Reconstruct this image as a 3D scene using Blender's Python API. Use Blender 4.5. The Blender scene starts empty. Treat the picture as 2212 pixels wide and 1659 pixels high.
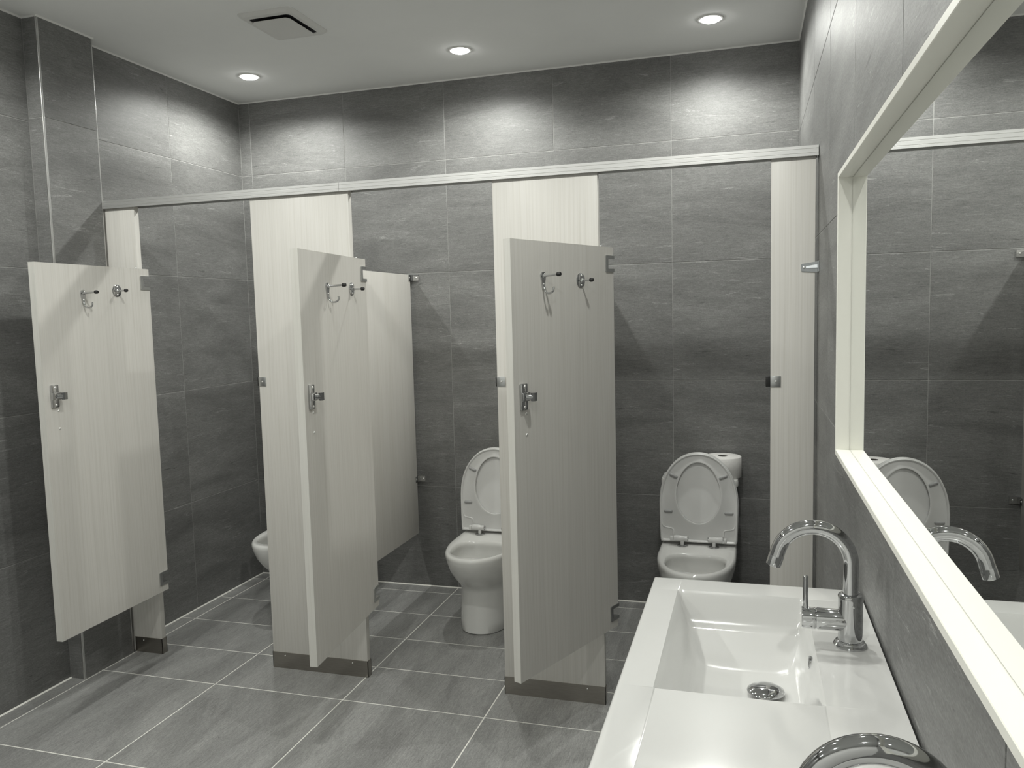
import bpy, bmesh, math, random
from mathutils import Vector, Matrix

S = bpy.context.scene
COL = S.collection
PI = math.pi
rnd = random.Random(7)
sin, cos = math.sin, math.cos

# ------------------------------------------------------------------ camera
CAM_LOC = (-0.2305, -4.1333, 1.5358)
CAM_R = ((9.59005371e-01, -2.83387418e-01, -5.19748883e-04),
         (2.82258089e-01, 9.55016813e-01, 9.09574539e-02),
         (-2.52798291e-02, -8.73753902e-02, 9.95854644e-01))
cd = bpy.data.cameras.new('camera')
cam = bpy.data.objects.new('camera', cd)
COL.objects.link(cam)
m = Matrix.Identity(4)
for i in range(3):
    m[i][0] = CAM_R[i][0]
    m[i][1] = CAM_R[i][2]
    m[i][2] = -CAM_R[i][1]
    m[i][3] = CAM_LOC[i]
cam.matrix_world = m
cd.sensor_width = 36.0
cd.lens = 1730.15 / 2212 * 36.0
cd.clip_start = 0.02
S.camera = cam

# ------------------------------------------------------------------ world, exposure
w = bpy.data.worlds.new('world')
S.world = w
w.use_nodes = True
w.node_tree.nodes['Background'].inputs[0].default_value = (0.9, 0.92, 0.9, 1)
w.node_tree.nodes['Background'].inputs[1].default_value = 0.0
S.view_settings.view_transform = 'Standard'
S.view_settings.look = 'None'
S.view_settings.gamma = 1.0
S.view_settings.exposure = 0.0
S.view_settings.use_curve_mapping = False
LIGHT_W = 35.5        # watts of one downlight
LENS_E = 40.0         # glow of its lens
W_LEFT, H, Y_FRONT = -3.07, 2.788, -4.75
LIGHT_X = (-2.70, -1.545, -0.39)
LIGHT_Y = (-0.43, -2.13, -3.83)


# ------------------------------------------------------------------ materials
def mat(name, col, rough=0.5, metal=0.0, spec=0.5, coat=0.0):
    M = bpy.data.materials.new(name)
    M.use_nodes = True
    b = M.node_tree.nodes['Principled BSDF']
    b.inputs['Base Color'].default_value = (*col, 1)
    b.inputs['Roughness'].default_value = rough
    b.inputs['Metallic'].default_value = metal
    b.inputs['Specular IOR Level'].default_value = spec
    b.inputs['Coat Weight'].default_value = coat
    b.inputs['Coat Roughness'].default_value = 0.05
    return M


def nd(M, t, **kw):
    n = M.node_tree.nodes.new(t)
    for k, v in kw.items():
        setattr(n, k, v)
    return n


def lk(M, a, b):
    M.node_tree.links.new(a, b)


def coords(M, scale, rot=(0, 0, 0), rand=True):
    tc = nd(M, 'ShaderNodeTexCoord')
    src = tc.outputs['Object']
    if rand:
        oi = nd(M, 'ShaderNodeObjectInfo')
        mul = nd(M, 'ShaderNodeVectorMath', operation='SCALE')
        comb = nd(M, 'ShaderNodeCombineXYZ')
        lk(M, oi.outputs['Random'], comb.inputs[0])
        lk(M, oi.outputs['Random'], comb.inputs[1])
        lk(M, comb.outputs[0], mul.inputs[0])
        mul.inputs[3].default_value = 37.0
        add = nd(M, 'ShaderNodeVectorMath', operation='ADD')
        lk(M, src, add.inputs[0])
        lk(M, mul.outputs[0], add.inputs[1])
        src = add.outputs[0]
    mp = nd(M, 'ShaderNodeMapping')
    mp.inputs['Scale'].default_value = scale
    mp.inputs['Rotation'].default_value = rot
    lk(M, src, mp.inputs[0])
    return mp.outputs[0]


def noise(M, vec, scale, detail=4, rough=0.55, dist=0.0):
    n = nd(M, 'ShaderNodeTexNoise')
    n.inputs['Scale'].default_value = scale
    n.inputs['Detail'].default_value = detail
    n.inputs['Roughness'].default_value = rough
    n.inputs['Distortion'].default_value = dist
    lk(M, vec, n.inputs['Vector'])
    return n.outputs['Fac']


def ramp(M, fac, stops):
    r = nd(M, 'ShaderNodeValToRGB')
    e = r.color_ramp.elements
    e[0].position, e[1].position = stops[0][0], stops[-1][0]
    e[0].color = (*stops[0][1], 1)
    e[1].color = (*stops[-1][1], 1)
    for p, c in stops[1:-1]:
        x = e.new(p)
        x.color = (*c, 1)
    lk(M, fac, r.inputs[0])
    return r.outputs['Color']


def mix(M, fac, a, b, mode='MIX'):
    n = nd(M, 'ShaderNodeMix', data_type='RGBA', blend_type=mode)
    if isinstance(fac, float):
        n.inputs[0].default_value = fac
    else:
        lk(M, fac, n.inputs[0])
    lk(M, a, n.inputs[6])
    lk(M, b, n.inputs[7])
    return n.outputs[2]


def stone(name, base, angle, rough, vein=1.0):
    """grey sandstone-look porcelain; the bedding runs along the tile's local x"""
    M = mat(name, (base, base, base), rough, 0, 0.5)
    b = M.node_tree.nodes['Principled BSDF']
    v = coords(M, (1.0, 4.0, 1.0), (0, 0, angle))
    big = noise(M, v, 1.5, 5, 0.6, 1.0)
    v1 = coords(M, (1.0, 6.5, 1.0), (0, 0, angle * 0.4))
    fine = noise(M, v1, 26.0, 6, 0.75, 0.8)
    v2 = coords(M, (1.2, 11.0, 1.0), (0, 0, -angle * 0.6))
    streak = noise(M, v2, 3.4, 8, 0.72, 1.4)
    g = coords(M, (1, 1.6, 1))
    grain = noise(M, g, 150.0, 2, 0.6)
    cl = lambda k: (base * k, base * k * 1.004, base * k * 0.982)
    c = ramp(M, big, [(0.27, cl(0.74)), (0.5, cl(1.0)), (0.73, cl(1.27))])
    c2 = ramp(M, fine, [(0.25, (0.68,) * 3), (0.5, (1, 1, 1)), (0.75, (1.32,) * 3)])
    c = mix(M, 1.0, c, c2, 'MULTIPLY')
    c3 = ramp(M, streak, [(0.315, (0.55,) * 3), (0.365, (1, 1, 1)), (0.625, (1, 1, 1)),
                          (0.655, (1 + 0.80 * vein,) * 3), (0.685, (1.05,) * 3)])
    c = mix(M, 1.0, c, c3, 'MULTIPLY')
    c4 = ramp(M, grain, [(0.3, (0.84,) * 3), (0.7, (1.16,) * 3)])
    c = mix(M, 1.0, c, c4, 'MULTIPLY')
    lk(M, c, b.inputs['Base Color'])
    bp = nd(M, 'ShaderNodeBump')
    bp.inputs['Strength'].default_value = 0.16
    bp.inputs['Distance'].default_value = 0.002
    lk(M, fine, bp.inputs['Height'])
    lk(M, bp.outputs[0], b.inputs['Normal'])
    return M


def laminate(name, vertical_axis, tint):
    """pale ash-look laminate, grain along local z"""
    M = mat(name, tint, 0.42, 0, 0.45)
    b = M.node_tree.nodes['Principled BSDF']
    v = coords(M, (26, 26, 0.75))
    a = noise(M, v, 1.0, 5, 0.6, 1.0)
    v2 = coords(M, (190, 190, 2.5))
    f = noise(M, v2, 1.0, 3, 0.6, 0.2)
    v3 = coords(M, (5.0, 5.0, 0.5))
    wv = nd(M, 'ShaderNodeTexWave', wave_type='BANDS', bands_direction='X')
    wv.inputs['Scale'].default_value = 3.2
    wv.inputs['Distortion'].default_value = 14.0
    wv.inputs['Detail'].default_value = 2.0
    wv.inputs['Detail Scale'].default_value = 0.35
    lk(M, v3, wv.inputs['Vector'])
    t = lambda k: tuple(x * k for x in tint)
    c = ramp(M, a, [(0.3, t(0.965)), (0.5, t(1.0)), (0.7, t(1.02))])
    c2 = ramp(M, f, [(0.30, (0.945, 0.94, 0.93)), (0.5, (1, 1, 1)), (0.7, (1.03, 1.03, 1.03))])
    c = mix(M, 1.0, c, c2, 'MULTIPLY')
    c3 = ramp(M, wv.outputs['Fac'], [(0.0, (0.972, 0.970, 0.962)), (0.3, (1, 1, 1)), (1.0, (1, 1, 1))])
    c = mix(M, 1.0, c, c3, 'MULTIPLY')
    lk(M, c, b.inputs['Base Color'])
    return M


def speckle(M, amount, scale, aniso=(1, 1, 1)):
    """light procedural variation of a plain material"""
    b = M.node_tree.nodes['Principled BSDF']
    col = tuple(b.inputs['Base Color'].default_value)[:3]
    v = coords(M, aniso)
    n = noise(M, v, scale, 4, 0.6)
    c = ramp(M, n, [(0.25, tuple(x * (1 - amount) for x in col)), (0.75, tuple(min(1, x * (1 + amount)) for x in col))])
    lk(M, c, b.inputs['Base Color'])
    return M


M_WALLTILE = stone('wall_stone', 0.178, 0.10, 0.48)
M_FLOORTILE = stone('floor_stone', 0.295, 0.08, 0.36, 0.3)
M_GROUT = speckle(mat('wall_grout', (0.34, 0.34, 0.33), 0.9), 0.25, 30)
M_FGROUT = speckle(mat('floor_grout', (0.86, 0.85, 0.80), 0.9), 0.15, 30)
M_CEIL = speckle(mat('ceiling_paint', (0.90, 0.91, 0.90), 0.9), 0.02, 3)
M_WALLPAINT = speckle(mat('wall_paint', (0.80, 0.80, 0.78), 0.8), 0.02, 3)
M_LAM = laminate('ash_laminate', 2, (0.645, 0.63, 0.595))
M_EDGE = laminate('ash_edge_band', 2, (0.68, 0.67, 0.63))
M_CHROME = speckle(mat('chrome', (0.55, 0.555, 0.56), 0.05, 1.0), 0.02, 8)
M_DCHROME = speckle(mat('satin_chrome', (0.56, 0.57, 0.57), 0.28, 1.0), 0.05, 20)
M_BEAD = speckle(mat('bead_metal', (0.62, 0.62, 0.61), 0.30, 1.0), 0.05, 20)
M_NICKEL = speckle(mat('bright_nickel', (0.80, 0.80, 0.78), 0.38, 0.8), 0.03, 40)
M_WATER = speckle(mat('toilet_water', (0.96, 0.98, 0.98), 0.0, 0, 0.5), 0.01, 5)
M_WATER.node_tree.nodes['Principled BSDF'].inputs['Transmission Weight'].default_value = 1.0
M_WATER.node_tree.nodes['Principled BSDF'].inputs['IOR'].default_value = 1.333
M_STEEL = speckle(mat('brushed_steel', (0.36, 0.34, 0.31), 0.30, 1.0), 0.10, 6, (4, 4, 90))
M_GALV = speckle(mat('galvanised_steel', (0.45, 0.47, 0.48), 0.42, 0.9), 0.10, 40)
M_ALU = speckle(mat('mill_aluminium', (0.70, 0.70, 0.69), 0.40, 0.85), 0.06, 6, (2, 40, 40))
M_RUBBER = speckle(mat('black_rubber', (0.012, 0.012, 0.012), 0.55), 0.1, 40)
M_CERAMIC = speckle(mat('white_ceramic', (0.78, 0.78, 0.76), 0.12, 0, 0.5, 0.4), 0.01, 4)
M_SINK = speckle(mat('white_sink', (0.625, 0.625, 0.61), 0.13, 0, 0.5, 0.5), 0.01, 4)
M_PLASTIC = speckle(mat('white_seat_plastic', (0.74, 0.74, 0.73), 0.22, 0, 0.5), 0.01, 4)
M_GREYPL = speckle(mat('grey_bumper', (0.36, 0.36, 0.36), 0.45), 0.04, 30)
M_PAPER = speckle(mat('toilet_paper', (0.80, 0.79, 0.77), 0.95, 0, 0.1), 0.05, 90)
M_CARD = speckle(mat('cardboard', (0.10, 0.09, 0.08), 0.9), 0.1, 50)
M_FRAME = speckle(mat('frame_white', (0.84, 0.835, 0.77), 0.42, 0, 0.4), 0.01, 5)
M_VENT = speckle(mat('vent_white', (0.74, 0.74, 0.72), 0.5), 0.02, 5)
M_DARK = speckle(mat('dark_void', (0.008, 0.008, 0.012), 0.8), 0.1, 10)
M_CAULK = speckle(mat('white_caulk', (0.82, 0.82, 0.80), 0.6), 0.06, 60)
M_MIRROR = speckle(mat('mirror_silver', (0.90, 0.91, 0.90), 0.0, 1.0), 0.005, 3)
M_LENS = bpy.data.materials.new('lamp_lens')
M_LENS.use_nodes = True
_b = M_LENS.node_tree.nodes['Principled BSDF']
_b.inputs['Base Color'].default_value = (0.9, 0.9, 0.9, 1)
_b.inputs['Emission Color'].default_value = (1.0, 0.985, 0.96, 1)
_b.inputs['Emission Strength'].default_value = LENS_E


# ------------------------------------------------------------------ mesh helpers
class MB:
    def __init__(self):
        self.v, self.f = [], []

    def add(self, vs, fs):
        o = len(self.v)
        self.v += [tuple(p) for p in vs]
        self.f += [tuple(i + o for i in f) for f in fs]
        return self

    def box(self, x0, x1, y0, y1, z0, z1, bev=0.0):
        if bev <= 0:
            vs = [(x, y, z) for z in (z0, z1) for y in (y0, y1) for x in (x0, x1)]
            fs = [(0, 2, 3, 1), (4, 5, 7, 6), (0, 1, 5, 4), (2, 6, 7, 3), (0, 4, 6, 2), (1, 3, 7, 5)]
            return self.add(vs, fs)
        bm = bmesh.new()
        bmesh.ops.create_cube(bm, size=1)
        for q in bm.verts:
            q.co = Vector(((x0 + x1) / 2 + q.co.x * (x1 - x0), (y0 + y1) / 2 + q.co.y * (y1 - y0), (z0 + z1) / 2 + q.co.z * (z1 - z0)))
        bmesh.ops.bevel(bm, geom=bm.edges[:], offset=bev, segments=2, affect='EDGES', profile=0.5)
        bm.verts.index_update()
        self.add([q.co for q in bm.verts], [[q.index for q in f.verts] for f in bm.faces])
        bm.free()
        return self

    def loft(self, rings, cap0=True, cap1=True):
        n = len(rings[0])
        vs = [p for r in rings for p in r]
        fs = []
        for k in range(len(rings) - 1):
            for i in range(n):
                j = (i + 1) % n
                fs.append((k * n + i, k * n + j, (k + 1) * n + j, (k + 1) * n + i))
        if cap0:
            fs.append(tuple(reversed(range(n))))
        if cap1:
            fs.append(tuple((len(rings) - 1) * n + i for i in range(n)))
        return self.add(vs, fs)

    def lathe(self, prof, c=(0, 0, 0), axis='z', n=28, cap0=True, cap1=True):
        rings = []
        for r, h in prof:
            ring = []
            for i in range(n):
                a = 2 * PI * i / n
                p = (r * cos(a), r * sin(a), h)
                if axis == 'y':
                    p = (r * cos(a), h, -r * sin(a))
                elif axis == 'x':
                    p = (h, r * cos(a), r * sin(a))
                ring.append((p[0] + c[0], p[1] + c[1], p[2] + c[2]))
            rings.append(ring)
        return self.loft(rings, cap0, cap1)

    def tube(self, pts, rad, n=14, caps=True):
        pts = [Vector(p) for p in pts]
        if not isinstance(rad, (list, tuple)):
            rad = [rad] * len(pts)
        rings = []
        t = (pts[1] - pts[0]).normalized()
        ref = Vector((0, 0, 1)) if abs(t.z) < 0.9 else Vector((1, 0, 0))
        u = t.cross(ref).normalized()
        for i, p in enumerate(pts):
            if 0 < i < len(pts) - 1:
                t = (pts[i + 1] - pts[i - 1]).normalized()
            elif i == len(pts) - 1:
                t = (pts[i] - pts[i - 1]).normalized()
            u = (u - t * u.dot(t)).normalized()
            v = t.cross(u)
            rings.append([p + (u * cos(2 * PI * k / n) + v * sin(2 * PI * k / n)) * rad[i] for k in range(n)])
        return self.loft(rings, caps, caps)

    def prism(self, poly, a0, a1, plane='xz'):
        """polygon extruded: plane xz -> along y, yz -> along x, xy -> along z"""
        def P(p, a):
            return {'xz': (p[0], a, p[1]), 'yz': (a, p[0], p[1]), 'xy': (p[0], p[1], a)}[plane]
        n = len(poly)
        vs = [P(p, a0) for p in poly] + [P(p, a1) for p in poly]
        fs = [tuple(range(n)), tuple(reversed(range(n, 2 * n)))]
        for i in range(n):
            j = (i + 1) % n
            fs.append((i, i + n, j + n, j))
        return self.add(vs, fs)

    def mesh(self, name, material, angle=35):
        me = bpy.data.meshes.new(name)
        bm = bmesh.new()
        bv = [bm.verts.new(p) for p in self.v]
        for f in self.f:
            try:
                bm.faces.new([bv[i] for i in f])
            except ValueError:
                pass
        bmesh.ops.recalc_face_normals(bm, faces=bm.faces[:])
        bm.to_mesh(me)
        bm.free()
        me.materials.append(material)
        for p in me.polygons:
            p.use_smooth = True
        me.set_sharp_from_angle(angle=math.radians(angle))
        return me


def put(name, me, parent=None, loc=None, rot=None):
    o = bpy.data.objects.new(name, me)
    COL.objects.link(o)
    if parent is not None:
        o.parent = parent
    if loc is not None:
        o.location = loc
    if rot is not None:
        o.rotation_euler = rot
    return o


def part(name, mb, material, parent, angle=35, label=None, **kw):
    o = put(name, mb.mesh(name, material, angle), parent, **kw)
    if label:
        o['label'] = label
    return o


def thing(name, label, cat, loc=(0, 0, 0), rotz=0.0, group=None):
    o = bpy.data.objects.new(name, None)
    o.empty_display_size = 0.05
    COL.objects.link(o)
    o.location = loc
    o.rotation_euler = (0, 0, rotz)
    o['label'] = label
    o['category'] = cat
    if group:
        o['group'] = group
    return o


def struct(name, mb, material, label=None):
    o = put(name, mb.mesh(name, material))
    o['kind'] = 'structure'
    if label:
        o['label'] = label
    return o


def dup(root, loc=None, rotz=None, label=None):
    r = root.copy()
    COL.objects.link(r)
    if loc is not None:
        r.location = loc
    if rotz is not None:
        r.rotation_euler = (0, 0, rotz)
    if label:
        r['label'] = label
    for ch in list(root.children):
        c = ch.copy()
        COL.objects.link(c)
        c.parent = r
        for g in list(ch.children):
            d = g.copy()
            COL.objects.link(d)
            d.parent = c
    return r


# ------------------------------------------------------------------ room shell
TILE_T = 0.0012
_tiles = {}


def tile_mesh(wd, ht, material, joint):
    key = (round(wd, 4), round(ht, 4), material.name)
    if key not in _tiles:
        a, b = wd / 2 - joint / 2, ht / 2 - joint / 2
        e = 0.0010
        vs = [(sx * a, sy * b, 0) for sx, sy in ((-1, -1), (1, -1), (1, 1), (-1, 1))]
        vs += [(sx * a, sy * b, TILE_T - 0.0006) for sx, sy in ((-1, -1), (1, -1), (1, 1), (-1, 1))]
        vs += [(sx * (a - e), sy * (b - e), TILE_T) for sx, sy in ((-1, -1), (1, -1), (1, 1), (-1, 1))]
        fs = [(3, 2, 1, 0), (8, 9, 10, 11)]
        for k in (0, 4):
            for i in range(4):
                j = (i + 1) % 4
                fs.append((k + i, k + j, k + 4 + j, k + 4 + i))
        _tiles[key] = MB().add(vs, fs).mesh('tile', material, 20)
    return _tiles[key]


def tiles(parent, us, vs, place, material, joint, skip=None):
    """us / vs: joint lines; place(u, v) -> (loc, euler) with tile local x along u, y along v"""
    us, vs = sorted(us), sorted(vs)
    for i in range(len(us) - 1):
        for j in range(len(vs) - 1):
            wd, ht = us[i + 1] - us[i], vs[j + 1] - vs[j]
            cu, cv = (us[i] + us[i + 1]) / 2, (vs[j] + vs[j + 1]) / 2
            loc, rot = place(cu, cv)
            loc = Vector(loc) + Vector((rnd.uniform(-1, 1),) * 3) * 0.0
            put('tile', tile_mesh(wd, ht, material, joint), parent, loc, rot)


JW, JF = 0.0030, 0.0056
ZB = [0, 0.58, 1.176, 1.772, 2.372, H]
T = TILE_T

wall_back = struct('wall_back', MB().box(W_LEFT - 0.1, 0.1, T, 0.1, -0.1, H + 0.1), M_GROUT)
tiles(wall_back, [0, -0.6, -1.2, -1.8, -2.4, -3.0, W_LEFT], ZB, lambda u, v: ((u, T, v), (PI / 2, 0, 0)), M_WALLTILE, JW)

wall_left = struct('wall_left', MB().box(W_LEFT - 0.1, W_LEFT - T, Y_FRONT - 0.1, 0.1, -0.1, H + 0.1), M_GROUT)
ROT_L = (PI / 2, 0, PI / 2)
tiles(wall_left, [0, -0.604, -1.16], ZB, lambda u, v: ((W_LEFT - T, u, v), ROT_L), M_WALLTILE, JW)
tiles(wall_left, [-1.45, -1.8, -2.4, -3.0, -3.6, -4.2, Y_FRONT], ZB, lambda u, v: ((W_LEFT - T, u, v), ROT_L), M_WALLTILE, JW)

XC = -2.995
wall_pier = struct('wall_pier', MB().box(W_LEFT, XC - T, -1.45 + T, -1.16, 0, H), M_GROUT,
                   'tiled boxed-out pier on the left wall beside the partition')
ZC = [0, 0.58, 1.18, 1.787, 2.385, H]
tiles(wall_pier, [-1.45 + 0.006, -1.16 - 0.005], ZC, lambda u, v: ((XC - T, u, v), ROT_L), M_WALLTILE, JW)
tiles(wall_pier, [W_LEFT, XC - 0.006], ZC, lambda u, v: ((u, -1.45 + T, v), (PI / 2, 0, 0)), M_WALLTILE, JW)

wall_right = struct('wall_right', MB().box(T, 0.1, Y_FRONT - 0.1, 0.1, -0.1, H + 0.1), M_GROUT)
tiles(wall_right, [0, -0.32, -0.92, -1.52, -2.12, -2.72, -3.32, -3.92, Y_FRONT], [0, 0.60, 1.198, 1.780, 2.36, H],
      lambda u, v: ((T, u, v), (PI / 2, 0, -PI / 2)), M_WALLTILE, JW)

wall_front = struct('wall_front', MB().box(W_LEFT - 0.1, 0.1, Y_FRONT - 0.1, Y_FRONT, -0.1, H + 0.1), M_WALLPAINT)

floor = struct('floor', MB().box(W_LEFT - 0.1, 0.1, Y_FRONT - 0.1, 0.1, -0.1, -T), M_FGROUT)
tiles(floor, [0, 0.1, 0.4175, 0.731, 1.041, 1.352, 1.962, 2.572, 3.182, 3.792, -Y_FRONT],
      [0.0, 0.6, 1.2004, 1.8038, 2.4058, 2.990, -W_LEFT],
      lambda u, v: ((-v, -u, -T), (0, 0, -PI / 2)), M_FLOORTILE, JF)

ceiling = struct('ceiling', MB().box(W_LEFT - 0.1, 0.1, Y_FRONT - 0.1, 0.1, H, H + 0.1), M_CEIL)

# caulk bead where the walls meet the ceiling, metal corner beads of the pier
k = 0


def trim(mb, material, label=None):
    global k
    k += 1
    return struct('trim_%d' % k, mb, material, label)


c = 0.006
trim(MB().prism([(0, H), (-c, H), (0, H - c)], W_LEFT, 0, 'yz'), M_CAULK)
trim(MB().prism([(0, H), (-c, H), (0, H - c)], Y_FRONT, 0, 'xz'), M_CAULK)
trim(MB().prism([(W_LEFT, H), (W_LEFT + c, H), (W_LEFT, H - c)], Y_FRONT, 0, 'xz'), M_CAULK)
trim(MB().prism([(XC, H), (XC + c, H), (XC, H - c)], -1.455, -1.155, 'xz'), M_CAULK)
trim(MB().prism([(-1.45, H), (-1.45 - c, H), (-1.45, H - c)], W_LEFT, XC, 'yz'), M_CAULK)
c = 0.005
trim(MB().prism([(W_LEFT, 0), (W_LEFT + c, 0), (W_LEFT, c)], -1.16, 0, 'xz'), M_FGROUT)
trim(MB().prism([(W_LEFT, 0), (W_LEFT + c, 0), (W_LEFT, c)], Y_FRONT, -1.45, 'xz'), M_FGROUT)
trim(MB().prism([(0, 0), (-c, 0), (0, c)], W_LEFT, 0, 'yz'), M_FGROUT)
r_ = 0.0065
trim(MB().lathe([(r_, 0.0), (r_, H - 0.001)], (XC - r_, -1.45 + r_, 0), n=20), M_BEAD, 'bright metal corner bead on the near edge of the pier')
r_ = 0.0045
trim(MB().lathe([(r_, 0.0), (r_, H - 0.001)], (XC - r_, -1.16 - r_, 0), n=20), M_BEAD, 'bright metal corner bead on the far edge of the pier')

# ------------------------------------------------------------------ ceiling downlights
LIGHT_LABEL = {
    (0, 0): 'lit round downlight above the left stall, nearest the left wall',
    (1, 0): 'lit round downlight above the middle stall',
    (2, 0): 'lit round downlight above the right stall, nearest the right wall',
    (0, 1): 'lit round downlight over the open floor in front of the left stall',
    (1, 1): 'lit round downlight over the open floor in front of the middle stall',
    (2, 1): 'lit round downlight over the open floor beside the white vanity top',
    (0, 2): 'lit round downlight behind the camera on the left side',
    (1, 2): 'lit round downlight behind the camera in the middle',
    (2, 2): 'lit round downlight behind the camera near the right wall',
}


def downlight(ix, iy):
    t = thing('ceiling_light', LIGHT_LABEL[(ix, iy)], 'ceiling light', (LIGHT_X[ix], LIGHT_Y[iy], H), 0, 'recessed downlights in the ceiling')
    part('trim_ring', MB().lathe([(0.0425, -0.0025), (0.046, -0.0045), (0.053, -0.0038), (0.056, -0.0004), (0.056, 0.0), (0.0425, 0.0)], n=40, cap0=False, cap1=False), M_VENT, t)
    part('lens', MB().lathe([(0.042, -0.0008), (0.041, -0.006), (0.034, -0.010), (0.02, -0.013), (0.004, -0.014)], n=32), M_LENS, t, angle=60)
    ld = bpy.data.lights.new('downlight_lamp', 'SPOT')
    ld.energy = LIGHT_W * (0.85 if iy == 2 else 1.0)
    ld.color = (0.99, 1.0, 0.945)
    ld.shadow_soft_size = 0.03
    ld.spot_size = math.radians(164)
    ld.spot_blend = 0.6
    lo = bpy.data.objects.new('downlight_lamp', ld)
    COL.objects.link(lo)
    lo.parent = t
    lo.location = (0, 0, -0.035)
    return t


for iy in range(3):
    for ix in range(3):
        downlight(ix, iy)

# ------------------------------------------------------------------ ceiling exhaust grille
vt = thing('exhaust_vent', 'square white exhaust grille on the ceiling with dark slots', 'vent', (-2.122, -1.025, H), 0.0)
a, b2 = 0.128, 0.155
ring = lambda x, y, z, n=6, rr=0.02: [(sx * (x - rr) + rr * cos(t0 + i * PI / 2 / n), sy * (y - rr) + rr * sin(t0 + i * PI / 2 / n), z)
                                      for sx, sy, t0 in ((1, 1, 0), (-1, 1, PI / 2), (-1, -1, PI), (1, -1, 3 * PI / 2)) for i in range(n + 1)]
part('frame', MB().loft([ring(a, b2, 0), ring(a, b2, -0.004), ring(a - 0.012, b2 - 0.012, -0.015), ring(a - 0.030, b2 - 0.036, -0.0155), ring(a - 0.032, b2 - 0.038, -0.012)], False, False), M_VENT, vt)
part('duct_opening', MB().box(-a + 0.02, a - 0.02, -b2 + 0.02, b2 - 0.02, -0.011, -0.0005), M_DARK, vt)
part('hanger', MB().box(-0.05, 0.05, -0.004, 0.004, -0.0225, -0.010), M_DARK, vt)
part('cover_plate', MB().loft([ring(a - 0.042, b2 - 0.048, -0.0225), ring(a - 0.042, b2 - 0.048, -0.0245), ring(a - 0.046, b2 - 0.052, -0.0255)]), M_VENT, vt)

# ------------------------------------------------------------------ toilet partition
Y0, TH = -1.146, 0.028
Y1 = Y0 + TH
Z_PT = 2.052

rail = thing('head_rail', 'long aluminium head rail along the top of the partition', 'rail', (0, Y0, 0))
prof = [(-0.014, 2.083), (-0.014, 2.0735), (-0.0125, 2.0728), (-0.0125, 2.0712), (-0.014, 2.0705), (-0.014, 2.0590), (-0.0125, 2.0583),
        (-0.0125, 2.0568), (-0.014, 2.0560), (-0.014, 2.048), (-0.0115, 2.048), (-0.0115, 2.0795), (0.0395, 2.0795), (0.0395, 2.048), (0.042, 2.048), (0.042, 2.083),
        (0.034, 2.0875), (0.030, 2.083)]
part('rail_section', MB().prism(prof, -3.062, -1.8245, 'yz'), M_ALU, rail, 20)
part('rail_section', MB().prism(prof, -1.8235, -0.002, 'yz'), M_ALU, rail, 20)


def shoe(parent, x0, x1, notch=False):
    e = 0.0022
    mb = MB()
    mb.box(x0 - e, x1 + e, -e, 0, 0, 0.072)
    mb.box(x0 - e, x1 + e, TH, TH + e, 0, 0.072)
    mb.box(x1, x1 + e, -e, TH + e, 0, 0.072)
    mb.box(x0 - e, x0, -e, TH + e, 0, 0.072)
    s = part('shoe', mb, M_STEEL, parent, label='stainless steel shoe')
    return s


def screw(parent, x, y, z, r=0.004, axis='y', sgn=-1, name='screw', material=None):
    return part(name, MB().lathe([(r, 0.0), (r * 0.95, sgn * 0.0012), (r * 0.6, sgn * 0.0026), (r * 0.15, sgn * 0.0031)], (x, y, z), axis, 14), material or M_NICKEL, parent, 60)


def strike(parent, xe, zc, big=False):
    """keeper plate at the latch edge xe of a pilaster"""
    s = part('keeper_plate', MB().box(xe - 0.001, xe + 0.034, -0.003, -0.0002, zc - 0.0195, zc + 0.0195, 0.0008), M_DCHROME, parent)
    screw(s, xe + 0.018, -0.003, zc, 0.0042)
    part('rubber_pad', MB().box(xe - 0.017 if big else xe - 0.006, xe - 0.0008, -0.0035, TH - 0.004, zc - 0.019, zc + 0.019, 0.002), M_RUBBER, s)
    return s


def pilaster(label, x0, x1, shoe_x=None, group='pilasters of the partition'):
    t = thing('pilaster', label, 'panel', (x0, Y0, 0), 0, group)
    w_ = x1 - x0
    part('panel', MB().box(0, w_, 0, TH, 0.004, Z_PT, 0.0012), M_LAM, t)
    s0 = (shoe_x or x0) - x0
    sh = shoe(t, s0, w_)
    xs = [s0 + 0.045] if w_ < 0.3 else [0.06, w_ - 0.07]
    for x in xs:
        screw(sh, x, -0.0022, 0.058, 0.0034)
    return t


p1 = pilaster('narrow full-height pilaster in the left corner beside the tiled pier', W_LEFT + 0.002, -2.845, -2.99)
p2 = pilaster('wide full-height pilaster between the left and middle stalls', -2.252, -1.792)
p3 = pilaster('wide full-height pilaster between the middle and right stalls', -1.177, -0.768)
p4 = pilaster('narrow full-height pilaster against the right wall beside the mirror', -0.1555, -0.010)
strike(p2, 0, 1.272)
strike(p3, 0, 1.272)
strike(p4, 0, 1.272, True)
# galvanised wall bracket on the right pilaster
px = 0.1455
br = part('wall_bracket', MB().prism([(px - 0.046, 1.660), (px - 0.043, 1.657), (px + 0.0085, 1.653), (px + 0.0085, 1.690), (px - 0.043, 1.683), (px - 0.046, 1.680)], -0.004, -0.0003, 'xz')
          .box(px + 0.0065, px + 0.0095, -0.050, -0.0003, 1.653, 1.690)
          .add([(px - 0.03, -0.004, 1.674), (px + 0.0085, -0.004, 1.680), (px + 0.0085, -0.008, 1.668), (px - 0.03, -0.005, 1.668)], [(0, 1, 2, 3)]), M_GALV, p4, label='galvanised angle bracket')
screw(br, px - 0.036, -0.004, 1.6705, 0.0045)

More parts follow.
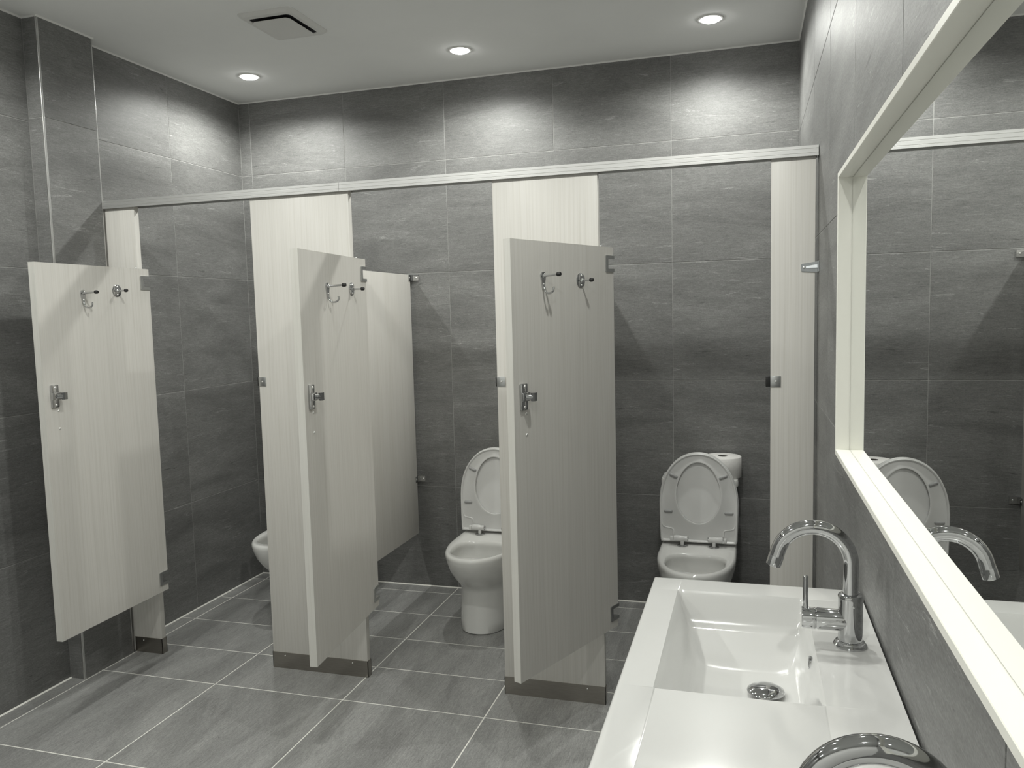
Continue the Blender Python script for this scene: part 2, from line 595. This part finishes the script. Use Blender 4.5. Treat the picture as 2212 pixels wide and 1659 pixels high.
# dividers between stalls
def divider(label, xc):
    t = thing('stall_divider', label, 'panel', (xc, 0, 0), 0, 'dividers between the stalls')
    part('panel', MB().box(-TH / 2, TH / 2, Y1 + 0.004, -0.020, 0.311, 1.763, 0.001), M_LAM, t)
    for z in (1.747, 0.622):
        e = TH / 2
        bk = part('wall_bracket', MB()
                  .prism([(e, z - 0.014), (e + 0.003, z - 0.018), (e + 0.003, z + 0.016), (e, z + 0.016)], -0.045, -0.016, 'xz')
                  .prism([(e - 0.030, -0.0005), (e + 0.044, -0.0005), (e + 0.044, -0.006), (e + 0.012, -0.008), (e + 0.003, -0.018), (e - 0.030, -0.018)], z - 0.016, z + 0.016, 'xy'), M_CHROME, t, 25)
        screw(bk, e + 0.030, -0.006, z, 0.005)
        screw(bk, e + 0.003, -0.035, z, 0.005, 'x', 1)
    for z in (1.70, 0.40):
        bk = part('front_bracket', MB().box(TH / 2, TH / 2 + 0.003, Y1 + 0.0035, Y1 + 0.032, z - 0.016, z + 0.016, 0.0006)
                  .box(TH / 2, TH / 2 + 0.030, Y1, Y1 + 0.003, z - 0.016, z + 0.016, 0.0006), M_CHROME, t)
    return t


divider('pale divider panel between the left and middle stalls, seen beyond the middle door', -2.036)
divider('pale divider panel between the middle and right stalls, hidden behind the right door', -1.004)


# ------------------------------------------------------------------ stall doors
DW, DZ0, DZ1 = 0.61, 0.316, 1.773
HG = ((1.683, 1.740), (0.349, 0.405))


def door(label, hx, hy, ang, hook_u, hook_z, disc_u, disc_z):
    t = thing('stall_door', label, 'door', (hx, hy, 0), math.atan2(-cos(ang), -sin(ang)), 'stall doors standing open')
    poly = [(0.0, DZ0)]
    for (z0, z1) in (HG[1], HG[0]):
        poly += [(0.0, z0 + 0.004), (0.043, z0 + 0.004), (0.043, z1 - 0.004), (0.0, z1 - 0.004)]
    poly += [(0.0, DZ1), (DW, DZ1), (DW, DZ0)]
    part('panel', MB().prism(poly, -TH, 0, 'xz'), M_LAM, t, 20)
    part('edge_band', MB().box(DW, DW + 0.0008, -TH, 0, DZ0, DZ1), M_EDGE, t)
    for (z0, z1) in HG:
        C_ = [(-0.001, z0 - 0.002), (0.054, z0 - 0.002), (0.057, z0 + 0.001), (0.057, z1 - 0.001), (0.054, z1 + 0.002), (-0.001, z1 + 0.002),
              (-0.001, z1 - 0.010), (0.041, z1 - 0.010), (0.041, z0 + 0.010), (-0.001, z0 + 0.010)]
        hb = part('hinge_bracket', MB().prism(C_, 0.0, 0.0045, 'xz').prism(C_, -TH - 0.0045, -TH, 'xz')
                  .box(0.0405, 0.0435, -TH, 0, z0 + 0.006, z1 - 0.006)
                  .box(0, 0.0435, -TH, 0, z0 + 0.0055, z0 + 0.0085)
                  .box(0, 0.0435, -TH, 0, z1 - 0.0085, z1 - 0.0055), M_DCHROME, t, 25, label='chrome C-shaped hinge bracket')
        part('hinge_pin', MB().lathe([(0.0055, z0 + 0.0086), (0.0055, (z0 + z1) / 2 - 0.004), (0.008, (z0 + z1) / 2 - 0.004), (0.008, z1 - 0.016), (0.0055, z1 - 0.016), (0.0055, z1 - 0.0086)], (0.026, -TH / 2, 0), n=16), M_CHROME, hb)
    part('top_pin', MB().lathe([(0.004, DZ1), (0.004, DZ1 + 0.004), (0.003, DZ1 + 0.006)], (0.060, -TH / 2, 0), n=12), M_DCHROME, t)
    # coat hook with long bumper rod
    u, z = hook_u, hook_z
    n = 12
    tear = [(u + 0.0135 * cos(PI * i / n), z + 0.0135 * sin(PI * i / n)) for i in range(n + 1)] + [(u - 0.004, z - 0.043), (u + 0.004, z - 0.043)]
    hk = MB().prism(tear, 0.0, 0.005, 'xz')
    hk.tube([(u, 0.004, z), (u, 0.012, z + 0.0005), (u, 0.064, z + 0.003)], [0.0075, 0.0042, 0.0036], 12)
    J = [(u, 0.003, z - 0.030), (u, 0.006, z - 0.041)]
    for i in range(11):
        q = PI * 1.12 * i / 10
        J.append((u, 0.026 - 0.019 * cos(q), z - 0.043 - 0.015 * sin(q)))
    hk.tube(J, [0.0034] * 12 + [0.0040], 12)
    ch = part('coat_hook', hk, M_CHROME, t, 50, label='chrome coat hook')
    part('rubber_tip', MB().lathe([(0.0055, 0.060), (0.0070, 0.062), (0.0070, 0.071), (0.0055, 0.0745)], (u, 0, z + 0.0032), 'y', 16), M_RUBBER, ch, 50)
    for dx, dz in ((-0.006, 0.006), (0.0, -0.026)):
        screw(ch, u + dx, 0.005, z + dz, 0.0034, 'y', 1)
    # round plate with short bumper
    u, z = disc_u, disc_z
    db = MB().lathe([(0.026, 0.0), (0.026, 0.0018), (0.024, 0.0036), (0.008, 0.0044), (0.0065, 0.010), (0.0042, 0.0125), (0.0040, 0.044)], (u, 0, z), 'y', 36)
    dd = part('door_bumper', db, M_CHROME, t, 40, label='round chrome plate with bumper rod')
    part('rubber_tip', MB().lathe([(0.0055, 0.040), (0.0070, 0.042), (0.0070, 0.050), (0.0055, 0.0535)], (u, 0, z), 'y', 16), M_RUBBER, dd, 50)
    for dz in (0.017, -0.017):
        screw(dd, u, 0.0038, z + dz, 0.0034, 'y', 1)
    # slide latch
    u, z = 0.566, 1.266
    lt = part('latch', MB().box(u - 0.0165, u + 0.0165, 0, 0.0105, z - 0.0435, z + 0.0435, 0.0035)
              .box(u - 0.019, u + 0.019, 0.009, 0.019, z - 0.0135, z + 0.0150, 0.002), M_CHROME, t, label='chrome slide latch')
    part('latch_knob', MB().tube([(u + 0.002, 0.017, z), (u - 0.003, 0.024, z), (u - 0.012, 0.030, z)], [0.0095, 0.0085, 0.0095], 16)
         .prism([(u - 0.028, 0.026), (u - 0.026, 0.040), (u - 0.012, 0.041), (u - 0.004, 0.033), (u - 0.010, 0.026)], z - 0.0135, z + 0.0135, 'xy'), M_CHROME, lt, 25)
    for dz in (0.033, -0.033):
        screw(lt, u, 0.0105, z + dz, 0.0052, 'y', 1)
    for z in (1.2085, 1.139):
        screw(t, 0.548, 0.0, z, 0.0048, 'y', 1, 'rivet')
    return t


d1 = door('left stall door, swung open in front of the tiled pier', -2.788, -1.146, -0.024, 0.388, 1.660, 0.200, 1.674)
d2 = door('middle stall door, swung straight out from the wide left pilaster', -1.739, -1.121, -0.092, 0.388, 1.652, 0.158, 1.648)
d3 = door('right stall door, half covering the wide pilaster nearest the vanity', -0.717, -1.121, 0.395, 0.444, 1.658, 0.220, 1.647)


def pivots(pil, hx, hy, ang, edge_x):
    """hinge arms that reach from the pilaster edge to the door's pins"""
    ux, uy = -sin(ang), -cos(ang)
    nx, ny = cos(ang), -sin(ang)
    qx, qy = hx + ux * 0.026 - nx * TH / 2, hy + uy * 0.026 - ny * TH / 2
    ox, oy = pil.location.x, pil.location.y
    for (z0, z1) in HG:
        zc = (z0 + z1) / 2 - 0.012
        hp = part('hinge_arm', MB().tube([(edge_x - ox - 0.001, TH / 2, zc), (edge_x - ox + 0.012, TH / 2 - 0.004, zc), (qx - ox, qy - oy, zc)], 0.0045, 10)
                  .box(edge_x - ox - 0.0005, edge_x - ox + 0.003, 0.002, TH - 0.002, z0 + 0.004, z1 - 0.004, 0.0005), M_DCHROME, pil, 40)


pivots(p1, -2.788, -1.146, -0.024, -2.845)
pivots(p2, -1.739, -1.121, -0.092, -1.792)
pivots(p3, -0.717, -1.121, 0.395, -0.768)

# ------------------------------------------------------------------ toilets
def dring(hw, yf, yc, yb, z, nf=2.25, nb=5.0, N=64):
    pts = []
    for i in range(N):
        a_ = 2 * PI * i / N
        cx, sy = cos(a_), sin(a_)
        if sy >= 0:   # front
            p = nf
            y = yc - (yc - yf) * abs(sy) ** (2 / p)
        else:
            p = nb
            y = yc + (yb - yc) * abs(sy) ** (2 / p)
        pts.append((hw * math.copysign(abs(cx) ** (2 / p), cx), y, z))
    return pts


def rbox(x, y0, y1, z, r=0.03, n=6):
    yc, hy = (y0 + y1) / 2, (y1 - y0) / 2
    return [(sx * (x - r) + r * cos(t0 + i * PI / 2 / n), yc + sy * (hy - r) + r * sin(t0 + i * PI / 2 / n), z)
            for sx, sy, t0 in ((1, 1, 0), (-1, 1, PI / 2), (-1, -1, PI), (1, -1, 3 * PI / 2)) for i in range(n + 1)]


def seat_outline(hw, hb, L, N=72):
    """(x, s): flat bottom at s=0, rounded top at s=L; param from bottom-centre round"""
    s0 = L * 0.44
    pts = []
    n1 = 6
    for i in range(n1):
        pts.append((hb * i / n1, 0.0))
    n2 = 12
    for i in range(n2):
        f = i / n2
        pts.append((hb + (hw - hb) * sin(f * PI / 2), s0 * f))
    n3 = N // 2 - n1 - n2
    for i in range(n3 + 1):
        q = PI / 2 * i / n3
        pts.append((hw * cos(q) ** 0.96 if q < PI / 2 else 0.0, s0 + (L - s0) * sin(q) ** 0.98))
    left = [(-x, s) for x, s in reversed(pts[1:-1])]
    return pts + left


def hole_outline(n, hw, hs, sc):
    """oval with the same number of points, starting at bottom centre, egg shaped"""
    out = []
    for i in range(n):
        a_ = -PI / 2 + 2 * PI * i / n
        out.append((hw * cos(a_) * (1.0 - 0.06 * sin(a_)), sc + hs * sin(a_)))
    return out


def resample(poly, n):
    """n points by angle from the centroid line so that the ring lofts cleanly"""
    P = [Vector((p[0], p[1])) for p in poly]
    seg = [(P[(i + 1) % len(P)] - P[i]).length for i in range(len(P))]
    tot = sum(seg)
    out, i, acc = [], 0, 0.0
    for kk in range(n):
        tgt = tot * kk / n
        while acc + seg[i] < tgt - 1e-9:
            acc += seg[i]
            i += 1
        f = (tgt - acc) / seg[i]
        q = P[i].lerp(P[(i + 1) % len(P)], f)
        out.append((q.x, q.y))
    return out


def toilet(label, xc):
    t = thing('toilet', label, 'toilet', (xc, 0, 0), 0, 'white toilets in the stalls')
    yb = -0.022
    R = [dring(0.120, -0.606, -0.40, yb, 0.0, 2.3), dring(0.125, -0.612, -0.40, yb, 0.006, 2.3), dring(0.1245, -0.606, -0.40, yb, 0.05, 2.3),
         dring(0.122, -0.598, -0.40, yb, 0.13, 2.3), dring(0.120, -0.597, -0.40, yb, 0.20, 2.3), dring(0.124, -0.603, -0.40, yb, 0.222, 2.3),
         dring(0.133, -0.632, -0.40, yb, 0.245, 2.3), dring(0.150, -0.672, -0.40, yb, 0.28, 2.24), dring(0.165, -0.705, -0.40, yb, 0.32, 2.24),
         dring(0.1745, -0.724, -0.40, yb, 0.36, 2.24), dring(0.178, -0.732, -0.40, yb, 0.385, 2.24), dring(0.1775, -0.731, -0.40, yb, 0.396, 2.24),
         dring(0.173, -0.725, -0.40, yb - 0.003, 0.404, 2.24), dring(0.168, -0.719, -0.40, yb - 0.006, 0.4055, 2.24)]
    # inner bowl: D-shaped hole
    R += [dring(0.140, -0.688, -0.52, -0.405, 0.404, 2.3, 3.2), dring(0.134, -0.682, -0.52, -0.411, 0.399, 2.3, 3.2), dring(0.130, -0.677, -0.52, -0.416, 0.380, 2.3, 3.2),
          dring(0.136, -0.684, -0.52, -0.410, 0.368, 2.3, 3.2), dring(0.134, -0.680, -0.52, -0.412, 0.34, 2.3, 3.0), dring(0.118, -0.658, -0.52, -0.420, 0.29, 2.2, 2.6),
          dring(0.080, -0.610, -0.51, -0.430, 0.235, 2.0, 2.2), dring(0.050, -0.570, -0.50, -0.440, 0.215, 2.0, 2.0)]
    part('bowl', MB().loft(R, True, True), M_CERAMIC, t, 50)
    part('tank', MB().loft([rbox(0.160, -0.176, -0.012, 0.404), rbox(0.168, -0.182, -0.012, 0.45), rbox(0.176, -0.190, -0.012, 0.673)]), M_CERAMIC, t, 40)
    part('tank_lid', MB().loft([rbox(0.180, -0.194, -0.006, 0.675), rbox(0.184, -0.198, -0.006, 0.679), rbox(0.184, -0.198, -0.006, 0.700), rbox(0.181, -0.195, -0.008, 0.707), rbox(0.172, -0.186, -0.014, 0.710)]), M_CERAMIC, t, 40)
    part('flush_button', MB().lathe([(0.020, 0.7101), (0.020, 0.714), (0.017, 0.7155), (0.002, 0.7155)], (-0.115, -0.10, 0), n=24), M_CHROME, t)
    # raised seat and lid: local plane (x, s) tilted back a little
    tilt = math.radians(3.2)
    O = Vector((0, -0.246, 0.418))
    sdir = Vector((0, sin(tilt), cos(tilt)))
    ndir = Vector((0, -cos(tilt), sin(tilt)))      # toward the front

    def pt(x, s, h):
        return O + Vector((x, 0, 0)) + sdir * s + ndir * h
    N = 96
    outer = resample(seat_outline(0.1825, 0.1775, 0.428), N)
    outer_i = lambda d: resample(seat_outline(0.1825 - d, 0.1775 - d, 0.428 - 2 * d), N)
    sh = lambda poly, d: [(x, s + d) for x, s in poly]
    hole = resample(hole_outline(N, 0.1035, 0.148, 0.237), N)
    hole_o = resample(hole_outline(N, 0.1105, 0.155, 0.237), N)
    hole_oo = resample(hole_outline(N, 0.117, 0.162, 0.237), N)
    mk = lambda poly, h: [pt(x, s, h) for x, s in poly]
    # the lid, behind
    lo, li = resample(seat_outline(0.1855, 0.1805, 0.433), N), resample(seat_outline(0.178, 0.174, 0.424), N)
    lid = part('lid', MB().loft([mk(sh(li, 0.002), 0.0), mk(sh(lo, -0.001), 0.003), mk(sh(lo, -0.001), 0.013), mk(sh(li, 0.003), 0.0155)]), M_PLASTIC, t, 40)
    # the seat ring, in front of the lid, underside showing
    h0 = 0.0185
    seat = part('seat', MB().loft([mk(hole, h0), mk(outer_i(0.004), h0), mk(outer, h0 + 0.004), mk(outer, h0 + 0.017), mk(sh(outer_i(0.003), 0.003), h0 + 0.0195),
                                   mk(sh(outer_i(0.0075), 0.0075), h0 + 0.0185), mk(sh(outer_i(0.011), 0.011), h0 + 0.012),
                                   mk(hole_oo, h0 + 0.012), mk(hole_o, h0 + 0.0165), mk(hole, h0 + 0.0155), mk(hole, h0)], False, False), M_PLASTIC, t, 50)
    for x, s, rz in ((-0.142, 0.146, 0), (0.142, 0.146, 0), (-0.116, 0.318, -0.40), (0.116, 0.318, 0.40)):
        L = 0.015
        ca, sa = cos(rz), sin(rz)
        pts = [pt(x + q * ca, s + q * sa, h0 + 0.0150) for q in (-L - 0.006, -L - 0.004, -L, L, L + 0.004, L + 0.006)]
        part('seat_bumper', MB().tube(pts, [0.002, 0.006, 0.0075, 0.0075, 0.006, 0.002], 12), M_GREYPL, seat, 60)
    for sx in (-1, 1):
        yh, zh = -0.2985, 0.4415
        hg = part('seat_hinge', MB().lathe([(0.0085, sx * 0.048), (0.0115, sx * 0.050), (0.0115, sx * 0.068), (0.0135, sx * 0.074), (0.0135, sx * 0.112), (0.0120, sx * 0.114)], (0, yh, zh), 'x', 20)
                  .box(min(sx * 0.117, sx * 0.132), max(sx * 0.117, sx * 0.132), yh - 0.006, yh + 0.018, zh - 0.012, zh + 0.008, 0.003)
                  .lathe([(0.0085, 0.4110), (0.0085, zh)], (sx * 0.074, yh, 0), n=16)
                  .box(min(sx * 0.080, sx * 0.110), max(sx * 0.080, sx * 0.110), yh, yh + 0.018, zh - 0.010, zh + 0.012, 0.003), M_PLASTIC, t, 40)
        part('hinge_cap', MB().lathe([(0.0095, sx * 0.0445), (0.0105, sx * 0.0455), (0.0105, sx * 0.0500)], (0, yh, zh), 'x', 20), M_CHROME, hg)
        part('washer', MB().lathe([(0.024, 0.4055), (0.024, 0.408), (0.020, 0.4105), (0.010, 0.4115)], (sx * 0.074, yh, 0), n=28), M_CHROME, hg)
        rid = [(0.1715, 0.110), (0.1700, 0.082), (0.163, 0.070), (0.150, 0.066), (0.126, 0.063), (0.118, 0.056), (0.1165, 0.030)]
        part('hinge_ridge', MB().tube([pt(sx * x, q, h0 + 0.0125) for x, q in rid], 0.0036, 8), M_PLASTIC, seat, 60)
    wr = dring(0.082, -0.612, -0.51, -0.4295, 0.2365, 2.0, 2.2)
    part('water', MB().add(wr, [tuple(range(len(wr)))]), M_WATER, t)
    return t


tB = toilet('white toilet in the middle stall with its seat raised', -1.488)
tA = dup(tB, (-0.462, 0, 0), label='white toilet in the right stall with a paper roll on its tank')
tC = dup(tB, (-2.556, 0, 0), label='white toilet in the left stall, mostly hidden by the wide pilaster')

roll = thing('toilet_roll', 'large white toilet paper roll standing on the right toilet tank', 'toilet paper', (-0.353, -0.100, 0.710))
part('paper', MB().lathe([(0.024, 0.0), (0.086, 0.0), (0.089, 0.003), (0.090, 0.05), (0.089, 0.099), (0.086, 0.1015), (0.024, 0.1015)], n=48, cap0=False, cap1=False), M_PAPER, roll, 50)
part('cardboard_core', MB().lathe([(0.0225, 0.0), (0.024, 0.0), (0.024, 0.1010), (0.0225, 0.1010), (0.0225, 0.0)], n=32, cap0=False, cap1=False), M_CARD, roll)

# ------------------------------------------------------------------ vanity top with two basins
ZT = 0.93
XF, XB = -0.437, -0.0045
YA, YZ = -2.334, -3.712
BX0, BX1 = -0.378, -0.117
BASINS = ((-2.882, -2.410), (-3.637, -3.165))


def ss(t):
    t = max(0.0, min(1.0, t))
    return t * t * (3 - 2 * t)


def lerp_prof(d, P):
    for (a0, b0), (a1, b1) in zip(P, P[1:]):
        if d <= a1:
            return b0 + (b1 - b0) * (d - a0) / (a1 - a0)
    return P[-1][1]


PL = [(0, 0), (0.004, 0.008), (0.027, 0.070), (0.033, 0.083), (0.046, 0.100), (0.062, 0.108), (0.10, 0.113), (0.5, 0.118)]
PR = [(0, 0), (0.004, 0.009), (0.018, 0.078), (0.024, 0.092), (0.036, 0.104), (0.06, 0.111), (0.10, 0.114), (0.5, 0.118)]
PY = [(0, 0), (0.004, 0.006), (0.032, 0.054), (0.041, 0.0635), (0.055, 0.070), (0.130, 0.1045), (0.150, 0.1115), (0.18, 0.1145), (0.5, 0.1165)]


def basin_depth(x, y):
    for y0, y1 in BASINS:
        if BX0 <= x <= BX1 and y0 <= y <= y1:
            d = [lerp_prof(x - BX0, PL), lerp_prof(BX1 - x, PR), lerp_prof(y - y0, PY), lerp_prof(y1 - y, PY)]
            kk = 0.006
            mn = min(d)
            if mn <= 0:
                return 0.0
            sm = -kk * math.log(sum(math.exp(-q / kk) for q in d))
            return max(0.0, min(mn, max(sm, mn * 0.55)))
    return 0.0


def rng(a_, b_, n):
    return [a_ + (b_ - a_) * i / n for i in range(n + 1)]


def edge_dense(a_, b_, inner):
    fine = [0, 0.002, 0.004, 0.008, 0.012, 0.016, 0.019, 0.022, 0.026, 0.029, 0.033, 0.037, 0.041, 0.046, 0.052, 0.06, 0.07]
    lo_ = [a_ + f for f in fine]
    hi_ = [b_ - f for f in reversed(fine)]
    return lo_ + rng(lo_[-1], hi_[0], inner)[1:-1] + hi_


er = 0.005
gx = [XF + er, XF + er + 0.004] + edge_dense(BX0, BX1, 10) + [XB - 0.006, XB - 0.001]
gy = [YZ + er, YZ + er + 0.004] + edge_dense(*BASINS[1], 26) + edge_dense(*BASINS[0], 26) + [YA - er - 0.004, YA - er]
mb = MB()
nx, ny = len(gx), len(gy)
vs = [(x, y, ZT - basin_depth(x, y)) for y in gy for x in gx]
fs = [(j * nx + i, j * nx + i + 1, (j + 1) * nx + i + 1, (j + 1) * nx + i) for j in range(ny - 1) for i in range(nx - 1)]
mb.add(vs, fs)
border = [j * nx + 0 for j in range(ny)] + [(ny - 1) * nx + i for i in range(1, nx)] + [j * nx + nx - 1 for j in range(ny - 2, -1, -1)] + [i for i in range(nx - 2, 0, -1)]


def push(p, d, dz):
    x, y, z = p
    x = x - d if x <= XF + er + 1e-6 else x
    y = y - d if y <= YZ + er + 1e-6 else (y + d if y >= YA - er - 1e-6 else y)
    return (x, y, ZT - dz)


prev = border
for d, dz in ((er * 0.5, er * 0.14), (er * 0.86, er * 0.5), (er, er), (er, 0.157), (er * 0.4, 0.160)):
    o = len(mb.v)
    mb.v += [push(vs[i], d, dz) for i in border]
    new = list(range(o, o + len(border)))
    for i in range(len(border)):
        j = (i + 1) % len(border)
        mb.f.append((prev[i], prev[j], new[j], new[i]))
    prev = new
mb.f.append(tuple(prev))
van = thing('vanity_top', 'long white vanity top with integrated basins against the right wall', 'sink', (0, 0, 0))
van.location = (0, 0, ZT - 0.160)
top_o = part('basin_top', mb, M_SINK, van, 32)
top_o.location = (0, 0, -(ZT - 0.160))
part('wall_fixing_rail', MB().box(-0.0046, -0.0002, YZ + 0.02, YA - 0.02, 0.012, 0.115), M_DARK, van)
for yb_ in (-2.648, -3.401):
    part('drain_stopper', MB().lathe([(0.0335, 0.0), (0.0335, 0.003), (0.030, 0.0045), (0.024, 0.002), (0.016, 0.002), (0.014, 0.018), (0.0305, 0.0185), (0.0335, 0.0215), (0.0325, 0.024), (0.026, 0.0275), (0.014, 0.0305), (0.001, 0.0312)],
                                     (-0.200, yb_, ZT - 0.1175 - (ZT - 0.160)), n=40), M_CHROME, van, 40, label='chrome pop-up drain stopper')
    part('overflow_ring', MB().lathe([(0.0125, 0.0), (0.0125, -0.003), (0.0105, -0.0042), (0.0085, -0.003), (0.0085, -0.0005)], (-0.1235, yb_ - 0.012, ZT - 0.030 - (ZT - 0.160)), 'x', 28, cap0=True, cap1=True), M_CHROME, van, 40, label='chrome overflow ring')

# ------------------------------------------------------------------ faucets
def faucet(label, y):
    t = thing('faucet', label, 'faucet', (-0.0565, y, ZT), 0, 'chrome faucets on the vanity top')
    part('base_ring', MB().lathe([(0.0275, 0.0), (0.0285, 0.003), (0.0265, 0.0055), (0.0245, 0.0065), (0.0245, 0.009), (0.0225, 0.0105), (0.0205, 0.0115)], n=40), M_CHROME, t)
    part('body', MB().lathe([(0.0205, 0.010), (0.0207, 0.030), (0.0207, 0.083), (0.0212, 0.0865), (0.0212, 0.0915), (0.0195, 0.094), (0.0155, 0.0955), (0.0135, 0.0957)], n=40), M_CHROME, t)
    # swan neck in the x-z plane
    r_t = 0.0132
    zc, rc = 0.1500, 0.0625
    path = [(0, 0, 0.090), (0, 0, 0.115), (0, 0, 0.135)]
    for i in range(29):
        q = math.radians(166) * i / 28
        path.append((-rc + rc * cos(q), 0, zc + rc * sin(q)))
    e = Vector(path[-1])
    dr = (Vector(path[-1]) - Vector(path[-2])).normalized()
    path.append(tuple(e + dr * 0.008))
    sp = part('spout', MB().tube(path, r_t, 24), M_CHROME, t, 40)
    a0 = e + dr * 0.008
    part('aerator', MB().tube([a0, a0 + dr * 0.001, a0 + dr * 0.0185, a0 + dr * 0.0195], [r_t, r_t + 0.0004, r_t + 0.0004, r_t - 0.0015], 24), M_CHROME, sp, 40)
    zb = 0.0455
    hd = part('valve', MB().lathe([(0.0190, -0.008), (0.0190, -0.0555), (0.0178, -0.0570), (0.0178, -0.0585)], (0, 0, zb), 'x', 36), M_CHROME, t, 40)
    ha = part('handle', MB().lathe([(0.0178, -0.0580), (0.0192, -0.0592), (0.0192, -0.0805), (0.0182, -0.0820), (0.004, -0.0825)], (0, 0, zb), 'x', 36), M_CHROME, t, 40)
    part('lever', MB().lathe([(0.0046, zb + 0.017), (0.0046, zb + 0.0755), (0.0038, zb + 0.0770), (0.001, zb + 0.0773)], (-0.0755, 0, 0), n=16), M_CHROME, ha, 40)
    part('set_screw', MB().lathe([(0.0022, -0.0203), (0.0022, -0.0222), (0.001, -0.0225)], (0.003, 0, 0.078), 'y', 12), M_DCHROME, t)
    return t


f1 = faucet('chrome swan-neck faucet at the far basin', -2.638)
f2 = dup(f1, (-0.0565, -3.392, ZT), label='chrome swan-neck faucet at the near basin, cut off by the bottom edge')

# ------------------------------------------------------------------ mirror
MX, MF = -0.012, -0.0415
my0, my1, mz0, mz1 = -3.84, -2.204, 1.2105, 1.8155
fw = 0.0125
mir = thing('wall_mirror', 'large wall mirror in a deep cream frame above the vanity', 'mirror', (0, (my0 + my1) / 2, mz0 - fw))
ym, zm = (my0 + my1) / 2, mz0 - fw
sec = [(0, fw), (MF + 0.001, fw), (MF, fw - 0.001), (MF, 0.001), (MF + 0.001, 0.0), (0, 0)]   # (x, distance outward from the inner edge)
hy, hz = (my1 - my0) / 2, (mz1 - mz0) / 2
corner = lambda sy, sz: [(x, sy * (hy + d), fw + hz + sz * (hz + d)) for x, d in sec]
cs = [(-1, -1), (1, -1), (1, 1), (-1, 1)]
for i, nm in enumerate(('frame_bottom', 'frame_side', 'frame_top', 'frame_side')):
    part(nm, MB().loft([corner(*cs[i]), corner(*cs[(i + 1) % 4])]), M_FRAME, mir, 30)
part('mirror_glass', MB().box(MX, -0.0005, -hy + 0.0012, hy - 0.0012, fw + 0.0012, fw + 2 * hz - 0.0012), M_MIRROR, mir)
